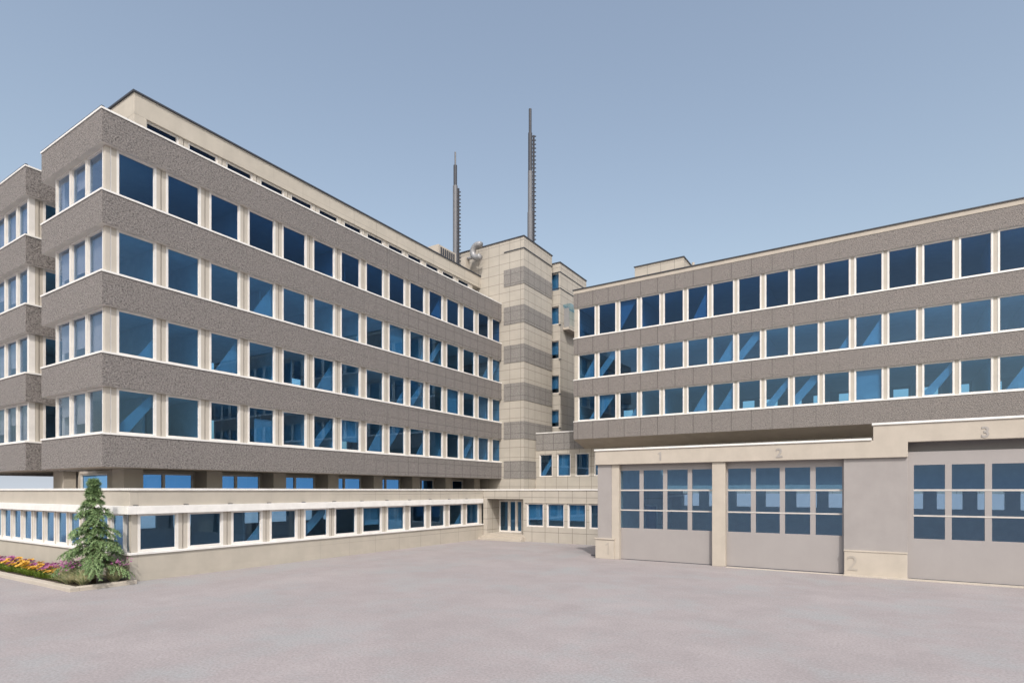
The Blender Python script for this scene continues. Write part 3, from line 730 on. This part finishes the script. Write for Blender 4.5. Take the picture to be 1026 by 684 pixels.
def build_tree():
    tx, ty, H = -24.36, 9.72, 3.82
    o = empty('conifer_tree', (tx, ty, .1), 'young green conifer tree standing in the planter at the annexe corner', 'tree')
    rnd = random.Random(3)
    t = MB(); t.tube([(tx, ty, 0.05), (tx + .02, ty, 1), (tx - .01, ty + .01, 2.2), (tx, ty, 3.3), (tx + .02, ty, H)], [.075, .06, .042, .022, .006], 8)
    cr = MB()
    def tuft(p, dirv, ln, wd):
        # flat spray of needles: a narrow leaf of two triangles folded along its spine
        side = dirv.cross(Vector((rnd.uniform(-.4, .4), rnd.uniform(-.4, .4), 1))).normalized()
        up = side.cross(dirv).normalized()
        tip = p + dirv * ln
        mid = p + dirv * ln * .45
        cr.poly([p, mid + side * wd - up * wd * .3, tip, mid - side * wd - up * wd * .3])
    z = .72
    while z < H - .08:
        f = (z - .3) / (H - .3)
        L0 = 1.28 * (1 - f) ** (.82 + .45 * f) + .03
        L0 *= rnd.uniform(.8, 1.05)
        nb = 6
        a0 = rnd.uniform(0, 6.28)
        for k in range(nb):
            a = a0 + 6.283 * k / nb + rnd.uniform(-.35, .35)
            Lb = L0 * rnd.uniform(.45, 1.22)
            zj = rnd.uniform(-.11, .11)
            dz = rnd.uniform(.05, .3) * (1 - f * .4)
            pts = []
            ns = max(4, int(Lb / .11))
            for i in range(ns + 1):
                s = i / ns
                r = Lb * s
                zz = z + zj + Lb * (.34 * s - .50 * s * s) + dz * .2 + (f ** 2) * .18 * s
                pts.append(Vector((tx + r * math.cos(a + .15 * s), ty + r * math.sin(a + .15 * s), zz)))
            t.tube(pts, [max(.004, .022 * (1 - f * .6) * (1 - i / (ns + .5))) for i in range(ns + 1)], 5)
            for i in range(1, ns + 1):
                p = pts[i]; d = (pts[i] - pts[i - 1]).normalized()
                s = i / ns
                sl = (.30 * (1 - .6 * abs(s - .45)) ) * (.55 + .55 * Lb) + .05
                for sd in (-1, 1):
                    sv = d.cross(Vector((0, 0, 1))).normalized() * sd
                    tw = (d * rnd.uniform(.4, .9) + sv * rnd.uniform(.6, 1) + Vector((0, 0, rnd.uniform(-.7, -.1)))).normalized()
                    m = max(3, int(sl / .045))
                    for j in range(m):
                        q0 = p + tw * (sl * j / m) + Vector((0, 0, -.10 * (j / m) ** 2))
                        for rep in range(6):
                            dd = (tw * .7 + Vector((rnd.uniform(-.7, .7), rnd.uniform(-.7, .7), rnd.uniform(-.75, .3)))).normalized()
                            tuft(q0, dd, rnd.uniform(.07, .14), rnd.uniform(.011, .02))
                for rep in range(3):
                    tuft(p, (d + Vector((rnd.uniform(-.6, .6), rnd.uniform(-.6, .6), rnd.uniform(-.2, .6)))).normalized(), rnd.uniform(.07, .12), .014)
        z += rnd.uniform(.19, .27) if f < .8 else .13
    for k in range(26):
        p = Vector((tx + .01, ty, H - .35 + .4 * k / 26))
        tuft(p, Vector((rnd.uniform(-1, 1), rnd.uniform(-1, 1), 1)).normalized(), .12, .014)
    t.build('trunk', 'bark', o, smooth='tube')
    cr.build('crown', 'needle', o, smooth=None)
build_tree()

def flower_plant_meshes(petal):
    rnd = random.Random(11)
    lv, fl = MB(), MB()
    for k in range(90):
        a = rnd.uniform(0, 6.28); r = rnd.uniform(0, .17); z = rnd.uniform(0, .12)
        p = Vector((r * math.cos(a), r * math.sin(a), z)); d = Vector((math.cos(a + rnd.uniform(-.8, .8)), math.sin(a), rnd.uniform(.3, 1.6))).normalized()
        s = d.cross(Vector((0, 0, 1))).normalized() * rnd.uniform(.02, .035); ln = rnd.uniform(.1, .2)
        lv.poly([p, p + d * ln * .5 + s, p + d * ln, p + d * ln * .5 - s])
    for k in range(6):
        a = rnd.uniform(0, 6.28); r = rnd.uniform(.02, .17); h = rnd.uniform(.24, .36)
        c = Vector((r * math.cos(a), r * math.sin(a), h)); n = Vector((rnd.uniform(-.3, .3), rnd.uniform(-.75, -.1), 1)).normalized()
        lv.tube([(c.x * .4, c.y * .4, .05), tuple(c)], .006, 4)
        e1 = n.cross(Vector((1, 0, 0))).normalized(); e2 = n.cross(e1)
        rp = rnd.uniform(.085, .13)
        for j in range(11):
            th = 6.283 * j / 11; u = e1 * math.cos(th) + e2 * math.sin(th); v = n.cross(u)
            w_ = rp * .23
            fl.poly([c + u * .015, c + u * rp * .6 + v * w_ + n * .012, c + u * rp, c + u * rp * .6 - v * w_ + n * .012], 0)
        k0 = []
        for j in range(8):
            th = 6.283 * j / 8; k0.append(c + n * .014 + (e1 * math.cos(th) + e2 * math.sin(th)) * .022)
        fl.poly(k0, 1)
    return lv.mesh('leaves', 'leaf', smooth=None), fl.mesh('flowers', [petal, 'eye'], smooth=None)
FY = flower_plant_meshes('yellow'); FP = flower_plant_meshes('pink')
rnd = random.Random(5)
x = -25.2; i = 0
pos = []
for row, y in enumerate((9.25, 9.58, 9.95)):
    x = -25.5 - .15 * row
    while x > -37:
        pos.append((x + rnd.uniform(-.06, .06), y + rnd.uniform(-.06, .06))); x -= rnd.uniform(.3, .42)
for (x, y) in pos:
    pk = rnd.random() < .42
    lm, fm = FP if pk else FY
    o = empty('bedding_plant', (x, y, .1), 'pink daisy like bedding plant in the planter row' if pk else 'yellow daisy like bedding plant in the planter row', 'flowering plant',
              'pink bedding plants in the planter' if pk else 'yellow bedding plants in the planter')
    o.rotation_euler = (0, 0, rnd.uniform(-.9, .9)); s = rnd.uniform(.85, 1.2); o.scale = (s, s, s)
    for nm, me in (('leaves', lm), ('flowers', fm)):
        c = bpy.data.objects.new(nm, me); col.objects.link(c); c.parent = o

def tuft_plant(x, y, h, label, seed):
    rnd = random.Random(seed)
    o = empty('tufted_plant', (x, y, .1), label, 'plant', 'spiky tufts under the conifer')
    b, fl = MB(), MB()
    for k in range(420):
        a = rnd.uniform(0, 6.28); lean = rnd.uniform(.1, 1.1); ln = h * rnd.uniform(.6, 1.1); r0 = rnd.uniform(0, .12)
        hd = Vector((math.cos(a), math.sin(a), 0)); s = Vector((-hd.y, hd.x, 0)) * rnd.uniform(.010, .02)
        p0 = Vector((x, y, .1)) + hd * r0
        p1 = p0 + hd * ln * math.sin(lean) * .45 + Vector((0, 0, ln * math.cos(lean) * .6))
        p2 = p0 + hd * ln * math.sin(lean) + Vector((0, 0, ln * math.cos(lean) * .85))
        b.poly([p0 + s, p0 - s, p1 - s, p1 + s]); b.poly([p1 + s, p1 - s, p2])
    for k in range(80):
        a = rnd.uniform(0, 6.28); r = rnd.uniform(0, h * .8)
        c = Vector((x + r * math.cos(a), y + r * math.sin(a), .1 + h * rnd.uniform(.75, 1.05)))
        for j in range(7):
            d = Vector((rnd.uniform(-1, 1), rnd.uniform(-1, 1), rnd.uniform(-.2, 1))).normalized(); s = d.cross(Vector((.3, .2, 1))).normalized() * .018
            fl.poly([c, c + d * .035 + s, c + d * .06, c + d * .035 - s])
    b.build('blades', 'blade', o, smooth=None); fl.build('blossom', 'pink', o, smooth=None)
tuft_plant(-25.05, 9.2, .8, 'spiky variegated tuft with pink blossom at the left foot of the conifer', 1)
tuft_plant(-24.25, 9.35, .78, 'spiky variegated tuft with pink blossom in front of the conifer trunk', 2)
tuft_plant(-24.15, 10.3, .8, 'spiky variegated tuft with pink blossom against the annexe corner', 4)
